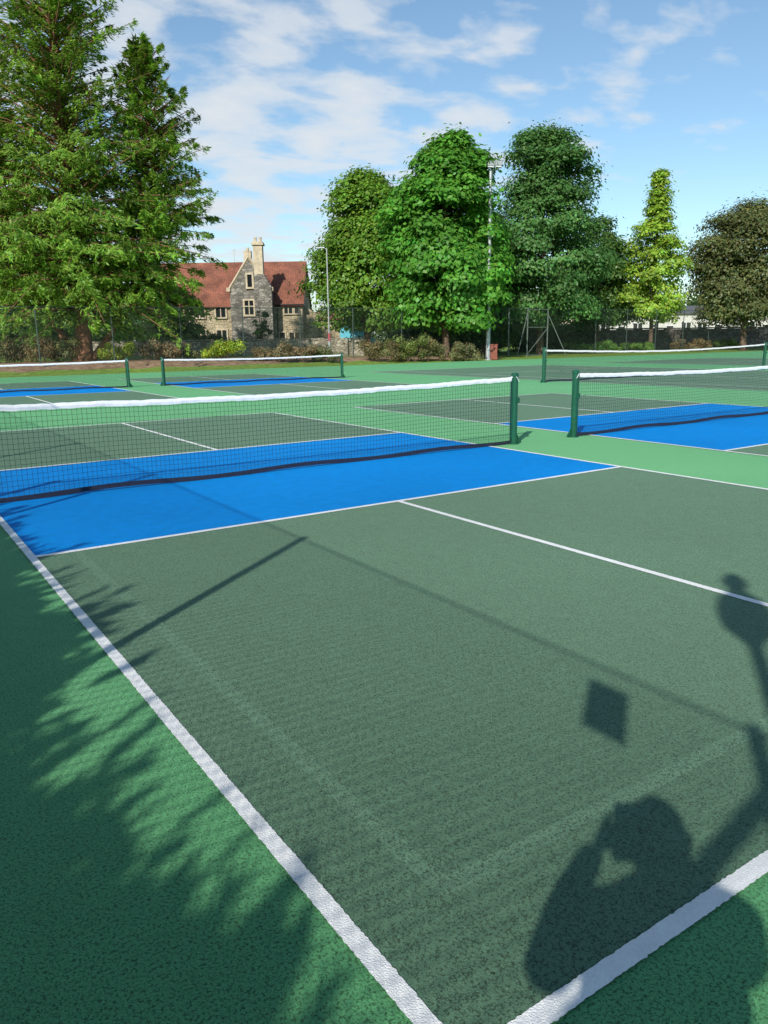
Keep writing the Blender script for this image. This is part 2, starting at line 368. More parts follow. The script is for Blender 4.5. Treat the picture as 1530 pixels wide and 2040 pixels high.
# ------------------------------------------------------------------ nets
def net(name,x0,x1,y,hE,hM,cell=0.045,cord=0.0032,post_h=0.97,pr=0.046,segs=28,detail=True):
    e=empty(name,((x0+x1)/2,y,0)); cx=(x0+x1)/2; hw=(x1-x0)/2
    top=lambda x:hM+(hE-hM)*(abs(x)/hw)**1.7+0.003*math.sin(x*5.3)
    bot=lambda x:0.035+0.012*math.sin(x*3.1+1)
    bow=lambda x,z:0.012*math.sin(x*2.3)*(1-z)
    mb=MB()
    a,b=-hw+pr,hw-pr
    nv=int((b-a)/cell)
    for i in range(nv+1):
        x=a+(b-a)*i/nv; zt=top(x)-0.01; zb=bot(x)
        mb.tube([(x,bow(x,zb),zb),(x,bow(x,zt),zt)],cord/2,3,cap=False)
    nh=int((hM-0.08)/cell)
    for j in range(nh):
        fr=(j+0.5)/nh; pts=[]
        for i in range(segs+1):
            x=a+(b-a)*i/segs; z=bot(x)+(top(x)-0.045-bot(x))*fr
            pts.append((x,bow(x,z),z))
        mb.tube(pts,cord/2,3,cap=False)
    mb.obj("mesh",M_net,e)
    mb=MB(); n=segs*4; vs=[]
    for i in range(n+1):
        x=a+(b-a)*i/n; zt=top(x)+0.002*math.sin(x*37)+rng.normal()*0.0012; w=0.010+0.0015*math.sin(x*21); y0=bow(x,zt)
        hb=0.055+0.002*math.sin(x*13)+rng.normal()*0.0008
        vs+=[(x,y0-w*.6,zt-hb),(x,y0-w,zt-hb*.5),(x,y0-w*.5,zt),(x,y0+w*.5,zt),(x,y0+w,zt-hb*.5),(x,y0+w*.6,zt-hb)]
    fs=[]
    for i in range(n):
        for k in range(6): fs.append((i*6+k,(i+1)*6+k,(i+1)*6+(k+1)%6,i*6+(k+1)%6))
    fs+=[(0,1,2,3,4,5),tuple(n*6+k for k in (5,4,3,2,1,0))]
    mb.add(vs,fs); mb.obj("top_tape",M_tape,e,smooth=False)
    mb=MB(); vs=[]
    for i in range(n+1):
        x=a+(b-a)*i/n; z=bot(x); yy=bow(x,z)
        vs+=[(x,yy-.006,z-.022),(x,yy-.006,z+.022),(x,yy+.006,z+.022),(x,yy+.006,z-.022)]
    mb.add(vs,[(i*4+k,(i+1)*4+k,(i+1)*4+(k+1)%4,i*4+(k+1)%4) for i in range(n) for k in range(4)]); mb.obj("bottom_tape",M_nettape,e)
    mb=MB()
    for sx in (-1,1):
        x=sx*(hw-pr-0.012); mb.box((x,0,(top(x)+0.03)/2),(0.022,0.012,top(x)-0.08))
    mb.obj("side_tape",M_nettape,e)
    mb=MB()
    for sx in (-1,1):
        x=sx*hw
        mb.tube([(x,0,-.02),(x,0,0.012)],pr*1.7,20); mb.tube([(x,0,0.012),(x,0,post_h-.05)],pr,20)
        mb.tube([(x,0,post_h-.05),(x,0,post_h-.02),(x,0,post_h-.005),(x,0,post_h)],[pr*1.13,pr*1.13,pr*0.9,pr*0.4],20)
        mb.box((x-sx*(pr+0.008),0,post_h*0.5),(0.02,0.03,post_h*0.86))
        mb.add([(x+sx*pr*.8,-.006,.012),(x+sx*(pr+.10),-.006,.012),(x+sx*pr*.8,-.006,.16),(x+sx*pr*.8,.006,.012),(x+sx*(pr+.10),.006,.012),(x+sx*pr*.8,.006,.16)],[(0,1,2),(5,4,3),(0,3,4,1),(1,4,5,2),(0,2,5,3)])
        for k in range(4): mb.box((x-sx*(pr+.02),0,0.15+k*0.2),(0.016,0.012,0.02))
        mb.box((x,-pr-.02,post_h*0.62),(0.035,0.04,0.07))
    mb.obj("posts",M_post,e,smooth=False)
    mb=MB()
    for sx in (-1,1):
        x=sx*hw; mb.tube([(x-sx*(pr+.05),0,top(x)-.02),(x-sx*pr,0,post_h-.045),(x-sx*.01,-pr-.004,post_h-.06),(x+sx*pr*.7,-pr-.004,post_h-.12)],0.004,6)
    mb.obj("tie_cord",M_tape,e)
NY=6.76
net("pickleball_net",-0.42,6.53,NY,0.915,0.865)
net("pickleball_net",7.72,14.6,NY,0.915,0.865)
net("pickleball_net",-0.42,6.62,25.35,0.90,0.85,cord=0.004)
net("pickleball_net",7.80,14.95,25.35,0.90,0.85,cord=0.004)
net("tennis_net",17.63,30.43,17.1,1.05,0.915,cord=0.004,post_h=1.12,pr=0.06,segs=30)
net("tennis_net",33.4,46.2,17.1,1.05,0.915,cord=0.004,post_h=1.12,pr=0.06,segs=30)

# ------------------------------------------------------------------ chain link fences
def chainlink(name,pA,pB,zt0,zt1,cell=0.05,wire=0.0035,spacing=3.5,first=0.0,pr=0.03,rail=True,base=None,railr=0.018):
    pA=np.array(pA,float);pB=np.array(pB,float);d=pB-pA;Ln=np.linalg.norm(d);d/=Ln; nn=np.array([-d[1],d[0]])
    e=empty(name,(0,0,0)); mb=MB()
    zb=lambda s:(float(gz(*(pA+d*s))) if base is None else base)
    ztop=lambda s:zt0+(zt1-zt0)*s/Ln
    st=cell*math.sqrt(2)
    vs=[];fs=[]
    Hm=max(zt0,zt1)
    q=wire/2*1.414
    s=-Hm
    while s<Ln:
        for dr in (1,-1):
            a0=max(0.0,s)
            a1=min(Ln,s+Hm)
            if a1<=a0: continue
            if dr==1: z0,z1=a0-s,a1-s
            else: z0,z1=Hm-(a0-s),Hm-(a1-s)
            yo=0.0025*dr
            p0=pA+d*a0+nn*yo;p1=pA+d*a1+nn*yo
            sc0=ztop(a0)/Hm;sc1=ztop(a1)/Hm
            o=len(vs)
            vs+=[(p0[0],p0[1],z0*sc0-q),(p1[0],p1[1],z1*sc1-q),(p1[0],p1[1],z1*sc1+q),(p0[0],p0[1],z0*sc0+q)]
            fs.append((o,o+1,o+2,o+3))
        s+=st
    mb.add(vs,fs); mb.obj("mesh",M_fwire,e)
    mb=MB(); s=first
    while s<=Ln:
        p=pA+d*s+nn*(pr+.004); mb.tube([(p[0],p[1],zb(s)-.1),(p[0],p[1],ztop(s)+.04)],pr,8); s+=spacing
    if rail:
        k=max(2,int(Ln/4))
        mb.tube([(*(pA+d*Ln*i/k+nn*.02),ztop(Ln*i/k)) for i in range(k+1)],railr,6)
    mb.obj("posts_and_rails",M_fpost,e)
    return e
FX=-1.66
nf=chainlink("chain_link_fence",(FX,-9.2),(FX,43.0),2.74,2.74,spacing=3.51,first=0.0,pr=0.032,base=0.0,cell=0.044,wire=0.0041,railr=0.006)
chainlink("chain_link_fence",(FX,43.2),(45,42.0),3.32,3.55,spacing=3.8,first=1.2,cell=0.06,wire=0.0035,pr=0.035)
chainlink("chain_link_fence",(45,42.0),(82,42.0),3.55,3.7,spacing=3.8,first=3.8,cell=0.06,wire=0.0035,pr=0.035)
mb=MB(); mb.tube([(FX+.04,-2.14,2.46),(FX+.04,-1.93,2.155),(FX+.04,-0.47,0.0)],0.035,8); mb.obj("brace_strut",M_fpost,nf)
se=empty("fence_sign",(FX+.03,-1.47,2.46)); mb=MB(); mb.box((0,0,0),(0.006,0.20,0.27)); 
M_sign=simple("sign_panel_white",(0.7,0.7,0.7),0.4); mb.obj("panel",M_sign,se)
mb=MB(); mb.box((-.012,0,.08),(0.014,0.05,0.02)); mb.box((-.012,0,-.08),(0.014,0.05,0.02)); mb.obj("clips",M_galv,se)
lp=(-1.56,-2.20); ls=empty("lantern_lamp_post",(lp[0],lp[1],0)); mb=MB()
mb.tube([(0,0,-.1),(0,0,.9),(0,0,.95),(0,0,3.25)],[.06,.06,.045,.035],12); mb.tube([(0,0,3.25),(0,0,3.32)],[.035,.07],12)
mb.tube([(0,0,3.68),(0,0,3.76),(0,0,3.80),(0,0,3.9),(0,0,3.98),(0,0,4.02)],[.125,.07,.04,.075,.05,.01],12); mb.obj("column_and_cap",M_fpost,ls,smooth=False)
mb=MB(); mb.tube([(0,0,3.32),(0,0,3.42),(0,0,3.58),(0,0,3.68)],[.07,.13,.14,.12],16); mb.obj("lantern_globe",simple("opal_lamp",(0.6,0.6,0.56),0.3),ls,smooth=True)

# ------------------------------------------------------------------ hedge casting the ragged shadow at left
def hedge():
    e=empty("conifer_hedge",(0,0,0)); C=[];Nn=[];A=[];Ls=[];Ws=[]
    Y0,Y1=-9,9
    def top(y):
        return 2.50+0.07*math.sin(y*2.9+0.5)+0.05*math.sin(y*6.1+1)+(0.24*float(sm(np.array((y+0.2)/0.7))))
    n=95000
    y=rng.uniform(Y0,Y1,n); tp=np.array([top(v) for v in y]); z=rng.random(n)**0.6*tp; x=-3.75+rng.normal(size=n)*0.30*(1.15-0.60*z/tp)
    C.append(np.stack([x,y,z],1)); Nn.append(rand_unit(n)); A.append(np.tile([0.0,0,1.0],(n,1))+rand_unit(n)*0.6); Ls.append(np.full(n,.20));Ws.append(np.full(n,.10))
    for i in range(600):
        yy=rng.uniform(Y0,Y1); x0=-3.75+rng.normal()*0.12; z0=top(yy)-0.28; h=0.36+min(0.34,abs(rng.normal())*0.17)
        dr=np.array([rng.normal()*0.20+0.05,rng.normal()*0.40,1.0]); dr/=np.linalg.norm(dr); sd=np.cross(dr,rand_unit(1)[0]); sd/=np.linalg.norm(sd)
        m=56; s=rng.random(m); sg=np.where(rng.random(m)<.5,-1,1)
        ww=0.12*(1.08-s)
        c=np.array([x0,yy,z0])+np.outer(s*h,dr)+np.outer(sg*ww*0.5,sd)
        C.append(c);Nn.append(np.cross(dr,sd)[None,:]+rand_unit(m)*0.35);A.append(dr[None,:]*0.9+np.outer(sg*0.6,sd));Ls.append(np.full(m,.12));Ws.append(np.full(m,.030))
    C=np.concatenate(C);Nn=np.concatenate(Nn);A=np.concatenate(A);Ls=np.concatenate(Ls);Ws=np.concatenate(Ws)
    leaf_mesh("foliage_sprays",C,Nn,Ls,Ws,tint((0.05,0.10,0.03),len(C)),axis=A,parent=e)
    mb=MB()
    for yy in np.arange(Y0+.5,Y1,0.9):
        mb.tube([(-3.75,yy,-.1),(-3.75+rng.normal()*.05,yy+rng.normal()*.1,1.2),(-3.75,yy,2.3)],[.07,.05,.015],6)
    mb.obj("stems",M_bark,e)
hedge()

# ------------------------------------------------------------------ photographer holding phone
PO=(-1.0,-1.24)
def photographer():
    O=np.array(PO)
    e=empty("person",(O[0],O[1],0.0),-YAW)   # local: +x right, +y forward
    def skin(name,nodes,edges,mat,sub=2,root=0):
        me=bpy.data.meshes.new(name); me.from_pydata([n[0] for n in nodes],edges,[]); o=bpy.data.objects.new(name,me); COL.objects.link(o)
        o.modifiers.new("skin",'SKIN')
        for i,n in enumerate(nodes):
            r=n[1]; sv=me.skin_vertices[0].data[i]; sv.radius=(r,r) if not hasattr(r,'__len__') else r; sv.use_root=(i==root)
        s=o.modifiers.new("sub",'SUBSURF'); s.levels=sub; s.render_levels=sub; s2=o.modifiers[0]; s2.use_smooth_shade=True
        dg=bpy.context.evaluated_depsgraph_get(); dg.update(); m2=bpy.data.meshes.new_from_object(o.evaluated_get(dg)); bpy.data.objects.remove(o)
        o=bpy.data.objects.new(name,m2); COL.objects.link(o); o.parent=e; m2.materials.clear()
        for m in (mat if isinstance(mat,list) else [mat]): m2.materials.append(m)
        return o
    coat=simple("navy_jacket",(0.03,0.04,0.07),0.85,var=0.3,scale=20,bump=.3); jeans=simple("jeans",(0.04,0.06,0.11),0.9,var=0.3,scale=30); skinm=simple("skin",(0.45,0.26,0.18),0.5); hair=simple("brown_hair",(0.05,0.03,0.018),0.6,var=.4,scale=40); shoe=simple("shoe_leather",(0.05,0.035,0.025),0.5)
    nodes=[((0,0,.93),(.17,.13)),((0,.01,1.08),(.165,.13)),((0,.025,1.25),(.185,.135)),((0,.025,1.355),(.12,.095)),((0.003,.02,1.425),(.058,.058)),
     ((-.165,.02,1.33),(.078,.078)),((-.215,.09,1.20),(.066,.066)),((-.215,.165,1.10),(.06,.06)),((-.165,.23,1.22),(.052,.052)),((-.09,.266,1.35),(.036,.036)),
     ((.165,.02,1.33),(.078,.078)),((.225,.08,1.20),(.066,.066)),((.24,.15,1.12),(.06,.06)),((.17,.23,1.24),(.052,.052)),((.09,.264,1.35),(.036,.036)),
     ((-.10,0,.84),(.095,.10)),((-.115,.02,.50),(.066,.068)),((-.12,-.01,.28),(.056,.06)),((-.125,-.02,.10),(.042,.045)),
     ((.10,0,.84),(.095,.10)),((.115,.02,.50),(.066,.068)),((.12,-.01,.28),(.056,.06)),((.125,-.02,.10),(.042,.045))]
    edges=[(0,1),(1,2),(2,3),(3,4),(2,5),(5,6),(6,7),(7,8),(8,9),(2,10),(10,11),(11,12),(12,13),(13,14),(0,15),(15,16),(16,17),(17,18),(0,19),(19,20),(20,21),(21,22)]
    b=skin("body",nodes,edges,[coat,jeans,skinm],2)
    for p in b.data.polygons:
        c=p.center
        p.material_index=1 if c.z<.86 else (2 if (c.z>1.41 and abs(c.x)<.07 and c.y<.15) else 0)
    hx,hy,hz=.0035,.030,1.518
    import bmesh
    bm=bmesh.new(); bmesh.ops.create_uvsphere(bm,u_segments=32,v_segments=24,radius=1)
    for v in bm.verts:
        x,y,z=v.co; w=.076; d=.097; h=.115
        if z<0: w*=1-.28*(-z)**1.5; d*=1-.10*(-z)
        X,Y,Z=x*w,y*d,z*h
        if y>0.55:
            Y+=0.022*math.exp(-((x/.16)**2))*math.exp(-((z+.12)/.2)**2)
            Y-=0.007*(math.exp(-(((abs(x)-.36)/.15)**2)))*math.exp(-((z-.05)/.12)**2)
            Y+=0.005*math.exp(-((x/.3)**2))*math.exp(-((z+.46)/.07)**2)
            Y+=0.006*math.exp(-((x/.3)**2))*math.exp(-((z+.78)/.12)**2)
        v.co=(X,Y,Z)
    me=bpy.data.meshes.new("head"); bm.to_mesh(me); bm.free(); me.materials.append(skinm); me.polygons.foreach_set("use_smooth",[True]*len(me.polygons))
    hd=bpy.data.objects.new("head",me); COL.objects.link(hd); hd.parent=e; hd.location=(hx,hy,hz); hd.rotation_euler=(-.2,0,0)
    bm=bmesh.new(); bmesh.ops.create_uvsphere(bm,u_segments=32,v_segments=20,radius=1)
    dl=[v for v in bm.verts if (v.co.y>.35 and v.co.z<.45) or v.co.z<-.75]; bmesh.ops.delete(bm,geom=dl,context='VERTS')
    for v in bm.verts: v.co=(v.co.x*.086*(1+.03*math.sin(v.co.z*20)),v.co.y*.106,v.co.z*.124+.006)
    me=bpy.data.meshes.new("hair"); bm.to_mesh(me); bm.free(); me.materials.append(hair); ho=bpy.data.objects.new("hair",me); COL.objects.link(ho); ho.parent=hd
    mb=MB()
    for sx in (-1,1):
        mb.tube([(sx*.074,-.006,-.03),(sx*.083,-.012,-.01),(sx*.086,-.014,.015),(sx*.078,-.008,.03)],[.006,.011,.012,.005],8)
    mb.obj("ears",skinm,hd,smooth=True)
    mb=MB()
    for sx in (-1,1):
        mb.tube([(sx*.028,.076,.008),(sx*.028,.088,.008)],[.011,.008],10)
    mb.obj("eyes",simple("eye",(.6,.6,.6),.2),hd,smooth=True)
    mb=MB()
    for sx in (-1,1):
        mb.tube([(sx*.12,-.09,.05),(sx*.122,-.04,.06),(sx*.125,.05,.05),(sx*.128,.13,.035),(sx*.128,.165,.025)],[.035,.05,.047,.042,.02],12)
        mb.box((sx*.125,.035,.012),(.09,.26,.022))
    mb.obj("shoes",shoe,e,smooth=True)
    return e,skin,skinm
pe,skinf,skinm=photographer()
pitch=-0.2205; roll=-0.0146
fv=Vector((math.sin(YAW)*math.cos(pitch),math.cos(YAW)*math.cos(pitch),math.sin(pitch)))
rv0=Vector((math.cos(YAW),-math.sin(YAW),0)); uv0=rv0.cross(fv)
rv=rv0*math.cos(roll)+uv0*math.sin(roll); uv=-rv0*math.sin(roll)+uv0*math.cos(roll)
RM=Matrix((rv,uv,-fv)).transposed()
import bmesh
ph=empty("mobile_phone",Vector(P)-fv*0.014+rv*0.0-uv*0.045); ph.rotation_euler=RM.to_euler()
bm=bmesh.new(); bmesh.ops.create_cube(bm,size=1); bmesh.ops.scale(bm,vec=(.082,.168,.010),verts=bm.verts); bmesh.ops.bevel(bm,geom=[e for e in bm.edges],offset=.003,segments=3,affect='EDGES')
me=bpy.data.meshes.new("phone_body"); bm.to_mesh(me); bm.free(); me.materials.append(M_black); o=bpy.data.objects.new("phone_body",me); COL.objects.link(o); o.parent=ph
mb=MB(); mb.box((0,0,.0057),(.072,.154,.001)); mb.obj("screen",M_glass,ph)
mb=MB(); mb.tube([(-.02,.060,-.005),(-.02,.060,-.0067)],.007,16); mb.tube([(.0,.045,-.005),(.0,.045,-.006)],.006,16); mb.obj("lenses",M_glass,ph)
pm=Matrix.Translation(ph.location)@RM.to_4x4()
pinv=Matrix.Translation(Vector((PO[0],PO[1],0)))@Matrix.Rotation(-YAW,4,'Z'); pinv=pinv.inverted()
def tolocal(x,y,z): return tuple(pinv@(pm@Vector((x,y,z))))
for sd,nm in ((-1,"left_hand"),(1,"right_hand")):
    wrist=(-.09,.266,1.35) if sd<0 else (.09,.264,1.35)
    nodes=[(wrist,.028),(tolocal(sd*.072,-.050,.022),(.034,.022)),(tolocal(sd*.066,-.012,.018),(.036,.017))]
    edges=[(0,1),(1,2)]
    for k,(yy,ln) in enumerate(((.045,.95),(.022,1.0),(-.002,.93),(-.026,.8))):
        b=len(nodes)
        nodes+=[(tolocal(sd*.061,yy*.8,.012),.0105),(tolocal(sd*.056,yy,.002),.0098),(tolocal(sd*(.056-.012*ln),yy+.002,-.0095),.0080)]
        edges+=[(2,b),(b,b+1),(b+1,b+2)]
    b=len(nodes); nodes+=[(tolocal(sd*.057,-.035,.026),.012),(tolocal(sd*.038,-.015,.022),.010),(tolocal(sd*.026,.010,.016),.008)]; edges+=[(1,b),(b,b+1),(b+1,b+2)]
    skinf(nm,nodes,edges,skinm,1)

# ------------------------------------------------------------------ buildings
def stone(name,c1,c2,mortar,scale=2.2):
    m,nt,b=newmat(name); L=nt.links; tc=N(nt,"ShaderNodeTexCoord")
    mp=N(nt,"ShaderNodeMapping"); mp.inputs["Scale"].default_value=(1,1,1.7); L.new(tc.outputs["Object"],mp.inputs[0])
    vo=N(nt,"ShaderNodeTexVoronoi"); vo.inputs["Scale"].default_value=scale; L.new(mp.outputs[0],vo.inputs["Vector"])
    ve=N(nt,"ShaderNodeTexVoronoi"); ve.feature='DISTANCE_TO_EDGE'; ve.inputs["Scale"].default_value=scale; L.new(mp.outputs[0],ve.inputs["Vector"])
    bw=N(nt,"ShaderNodeSeparateColor"); L.new(vo.outputs["Color"],bw.inputs[0])
    r=ramp(nt,[(0,c1),(1,c2)],bw.outputs[0]); e=ramp(nt,[(0.02,0.0),(0.08,1.0)],ve.outputs["Distance"])
    no=N(nt,"ShaderNodeTexNoise"); no.inputs["Scale"].default_value=1.0; no.inputs["Detail"].default_value=6; L.new(tc.outputs["Object"],no.inputs["Vector"])
    r3=ramp(nt,[(0.3,0.6),(0.65,1.0)],no.outputs["Fac"])
    c=mixc(nt,e.outputs[0],mortar,r.outputs[0]); c=mixc(nt,1.0,c,r3.outputs[0],'MULTIPLY')
    L.new(c,b.inputs["Base Color"]); b.inputs["Roughness"].default_value=0.95
    bu=N(nt,"ShaderNodeBump"); bu.inputs["Distance"].default_value=.05; L.new(e.outputs[0],bu.inputs["Height"]); L.new(bu.outputs[0],b.inputs["Normal"])
    return m
M_grey=stone("grey_rubble_stone",(0.13,0.12,0.10),(0.38,0.35,0.29),(0.24,0.22,0.18))
M_yel=stone("honey_stone",(0.42,0.34,0.20),(0.60,0.50,0.33),(0.45,0.38,0.26))
M_dress=simple("dressed_stone",(0.50,0.42,0.29),0.9,var=0.2,scale=3)
def tiles():
    m,nt,b=newmat("clay_roof_tiles"); L=nt.links; tc=N(nt,"ShaderNodeTexCoord")
    sx=N(nt,"ShaderNodeSeparateXYZ"); L.new(tc.outputs["Object"],sx.inputs[0])
    cx=N(nt,"ShaderNodeCombineXYZ"); L.new(math_(nt,'ADD',sx.outputs[0],sx.outputs[1]),cx.inputs[0]); L.new(sx.outputs[2],cx.inputs[1])
    br=N(nt,"ShaderNodeTexBrick"); br.inputs["Scale"].default_value=2.2; br.inputs["Color1"].default_value=(0.36,0.12,0.065,1); br.inputs["Color2"].default_value=(0.22,0.085,0.055,1); br.inputs["Mortar"].default_value=(0.10,0.045,0.03,1); br.inputs["Mortar Size"].default_value=0.03
    L.new(cx.outputs[0],br.inputs["Vector"])
    no=N(nt,"ShaderNodeTexNoise"); no.inputs["Scale"].default_value=0.8; no.inputs["Detail"].default_value=7; L.new(tc.outputs["Object"],no.inputs["Vector"])
    r=ramp(nt,[(0.3,0.55),(0.7,1.2)],no.outputs["Fac"]); L.new(mixc(nt,1,br.outputs["Color"],r.outputs[0],'MULTIPLY'),b.inputs["Base Color"]); b.inputs["Roughness"].default_value=.9
    return m
M_tile=tiles()
def gabled(mb,x0,x1,y0,y1,zb,ze,zr,axis,miW,miR,over=0.3,wall=True):
    if axis=='x':
        ym=(y0+y1)/2
        mb.add([(x0,y0,zb),(x1,y0,zb),(x1,y1,zb),(x0,y1,zb),(x0,y0,ze),(x1,y0,ze),(x1,y1,ze),(x0,y1,ze),(x0,ym,zr-.1),(x1,ym,zr-.1)],
          [(0,1,5,4),(2,3,7,6),(1,2,6,9,5),(3,0,4,8,7)],miW)
        sl=(zr-ze)/(ym-y0); a=over
        for sg,ye in ((-1,y0),(1,y1)):
            yo=ye+sg*a; zo=ze-a*sl+.06
            vs=[(x0-.15,yo,zo),(x1+.15,yo,zo),(x1+.15,ym,zr),(x0-.15,ym,zr)]; vs+=[(v[0],v[1],v[2]-.15) for v in vs]
            mb.add(vs,[(0,1,2,3),(7,6,5,4),(0,4,5,1),(1,5,6,2),(3,2,6,7),(0,3,7,4)],miR)
    else:
        xm=(x0+x1)/2
        mb.add([(x0,y0,zb),(x1,y0,zb),(x1,y1,zb),(x0,y1,zb),(x0,y0,ze),(x1,y0,ze),(x1,y1,ze),(x0,y1,ze),(xm,y0,zr-.1),(xm,y1,zr-.1)],
          [(0,1,5,8,4),(2,3,7,9,6),(1,2,6,5),(3,0,4,7)],miW)
        sl=(zr-ze)/(xm-x0)
        for sg,xe in ((-1,x0),(1,x1)):
            xo=xe+sg*over; zo=ze-over*sl+.06
            vs=[(xo,y0+.2,zo),(xm,y0+.2,zr),(xm,y1,zr),(xo,y1,zo)]; vs+=[(v[0],v[1],v[2]-.15) for v in vs]
            mb.add(vs,[(0,1,2,3),(7,6,5,4),(0,4,5,1),(1,5,6,2),(3,2,6,7),(0,3,7,4)],miR)
def window(mb,x,y,z,w,h,lights=2,miG=0,miF=1,fr=.13,trans=False):
    mb.box((x,y-.01,z+h/2),(w,.06,h),miG)
    mb.box((x-w/2-fr/2,y-.05,z+h/2),(fr,.16,h+.0),miF); mb.box((x+w/2+fr/2,y-.05,z+h/2),(fr,.16,h),miF)
    mb.box((x,y-.05,z+h+fr/2),(w+2*fr,.18,fr),miF); mb.box((x,y-.07,z-fr/2),(w+2*fr,.22,fr),miF)
    for i in range(1,lights): mb.box((x-w/2+w*i/lights,y-.07,z+h/2),(.09,.10,h),miF)
    if trans: mb.box((x,y-.075,z+h*.6),(w,.08,.08),miF)
hp=S(-12.16,75); he=empty("stone_house",(hp[0],hp[1],0.35),-YAW)
mb=MB(); gabled(mb,-9.4,4.75,0,8,-.6,4.75,8.75,'x',0,1,.35); mb.obj("main_walls_and_roof",[M_yel,M_tile],he)
mb=MB(); gabled(mb,-1.75,2.0,-1.6,3.8,-.6,5.85,8.55,'y',0,1,.12)
mb.obj("gable_wing",[M_grey,M_tile],he)
mb=MB()
for sg in (-1,1):
    xe=.125+sg*1.95; 
    mb.tube([(xe,-1.6,5.78),(.125,-1.6,8.68)],.13,4)
mb.box((-1.85,-1.6,5.8),(.35,.4,.35));mb.box((2.1,-1.6,5.8),(.35,.4,.35)); mb.tube([(.125,-1.6,8.6),(.125,-1.6,9.0),(.125,-1.6,9.25)],[.1,.06,.12],6)
mb.obj("coping",M_dress,he)
mb=MB(); mb.add([(.55,-2.0,-.6),(2.15,-2.0,-.6),(2.15,-1.2,-.6),(.55,-1.2,-.6),(.55,-2.0,6.0),(2.15,-2.0,6.0),(2.15,-1.2,6.0),(.55,-1.2,6.0),(.65,-1.9,7.1),(1.5,-1.9,7.1),(1.5,-1.0,7.1),(.65,-1.0,7.1)],[(0,1,5,4),(1,2,6,5),(3,0,4,7),(4,5,9,8),(5,6,10,9),(7,4,8,11),(6,7,11,10),(8,9,10,11)],0)
mb.box((1.03,-1.45,8.4),(.82,.82,2.7),1); mb.box((1.03,-1.45,9.72),(1.08,1.08,.16),1); mb.box((1.03,-1.45,9.86),(.95,.95,.14),1)
for dx in (-.22,.22): mb.tube([(1.03+dx,-1.45,9.93),(1.03+dx,-1.45,10.15),(1.03+dx,-1.45,10.35)],[.15,.12,.14],8,1)
mb.obj("chimney",[M_grey,M_dress],he)
mb=MB(); mb.box((-1.0,5,9.2),(.7,.7,1.4)); mb.tube([(-1,5,9.9),(-1,5,10.2)],.14,8); mb.tube([(-2.2,4.2,8.7),(-2.2,4.2,10)],.02,4); mb.box((-2.2,4.2,9.9),(.5,.03,.03)); mb.obj("rear_chimney",M_dress,he)
mb=MB(); gabled(mb,4.9,8.6,1.5,6,-.6,3.2,3.9,'x',0,1,.2)
mb.add([(4.77,.8,-.6),(6.1,.8,-.6),(6.1,1.5,-.6),(4.77,.8,4.4),(6.1,.8,3.6),(6.1,1.5,3.6),(4.77,1.5,4.4)],[(0,1,4,3),(1,2,5,4),(3,4,5,6)],0)
mb.add([(6.1,1.45,-.6),(8.9,1.45,-.6),(8.9,1.45,1.6),(6.1,1.45,4.2)],[(0,1,2,3)],0)
mb.obj("side_extension",[M_yel,M_tile],he)
mb=MB()
window(mb,.15,-1.6,6.0,.42,1.1,1,0,1,.16); window(mb,-.02,-1.6,3.55,.8,1.25,2,0,1,.16,True)
window(mb,3.4,0,3.65,.75,.7,2,0,1,.1); window(mb,4.2,0,3.65,.4,.7,1,0,1,.1); window(mb,3.9,0,1.0,.9,.9,2,0,1,.12)
window(mb,2.75,0,1.0,.5,.9,1,0,1,.12)
for x in (-8.6,-7,-5,-3): window(mb,x,0,3.4,.9,1.1,2,0,1); window(mb,x,0,.9,.9,1.3,2,0,1)
pts=[(-.75,-.4),(.05,-.4),(.05,1.0)]+[(-.35+.40*math.cos(t),1.0+.5*math.sin(t)) for t in np.linspace(0.2,math.pi-0.2,9)]+[(-.75,1.0)]
mb.add([(p[0],-1.64,p[1]) for p in pts],[tuple(range(len(pts)))],0)
for i in range(2,len(pts)-1):
    mb.tube([(pts[i][0],-1.66,pts[i][1]),(pts[i+1][0],-1.66,pts[i+1][1])],.09,4,1)
mb.tube([(-.78,-1.66,-.4),(-.78,-1.66,1.0)],.09,4,1); mb.tube([(.08,-1.66,-.4),(.08,-1.66,1.0)],.09,4,1)
mb.obj("windows_and_door",[M_glass,M_dress],he)
mb=MB(); mb.tube([(2.35,-.05,4.4),(2.35,-.05,0)],.05,6); mb.tube([(2.2,-.38,4.45),(4.9,-.38,4.45)],.07,6); mb.obj("gutters",M_black,he)

def wall(name,l0,t0,l1,t1,zt,th=.4,mat=M_grey):
    a=S(l0,t0);b=S(l1,t1); e=empty(name,(0,0,0)); mb=MB(); d=Vector(b-a); L_=d.length; ang=math.atan2(d.y,d.x); c=(Vector(a)+Vector(b))/2
    e.location=(c.x,c.y,0); e.rotation_euler=(0,0,ang)
    mb.box((0,0,zt/2-.1),(L_,th,zt+.2),0)
    n=int(L_/.55)
    for i in range(n): mb.box((-L_/2+(i+.5)*L_/n,0,zt+.06+rng.random()*.05),(L_/n*.94,th+.08,.10+rng.random()*.05),0)
    mb.obj("masonry",[mat],e)
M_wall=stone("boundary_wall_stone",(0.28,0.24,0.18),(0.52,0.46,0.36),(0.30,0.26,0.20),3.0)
M_dwall=stone("dark_wall_stone",(0.10,0.085,0.07),(0.2,0.17,0.14),(0.12,0.1,0.09),2.0)  # darker stone colours for the right-hand wall
wall("stone_boundary_wall",-26,59,-1.2,62,1.5,.4,M_wall)
wall("stone_boundary_wall",16,78,60,90,2.1,.4,M_dwall)

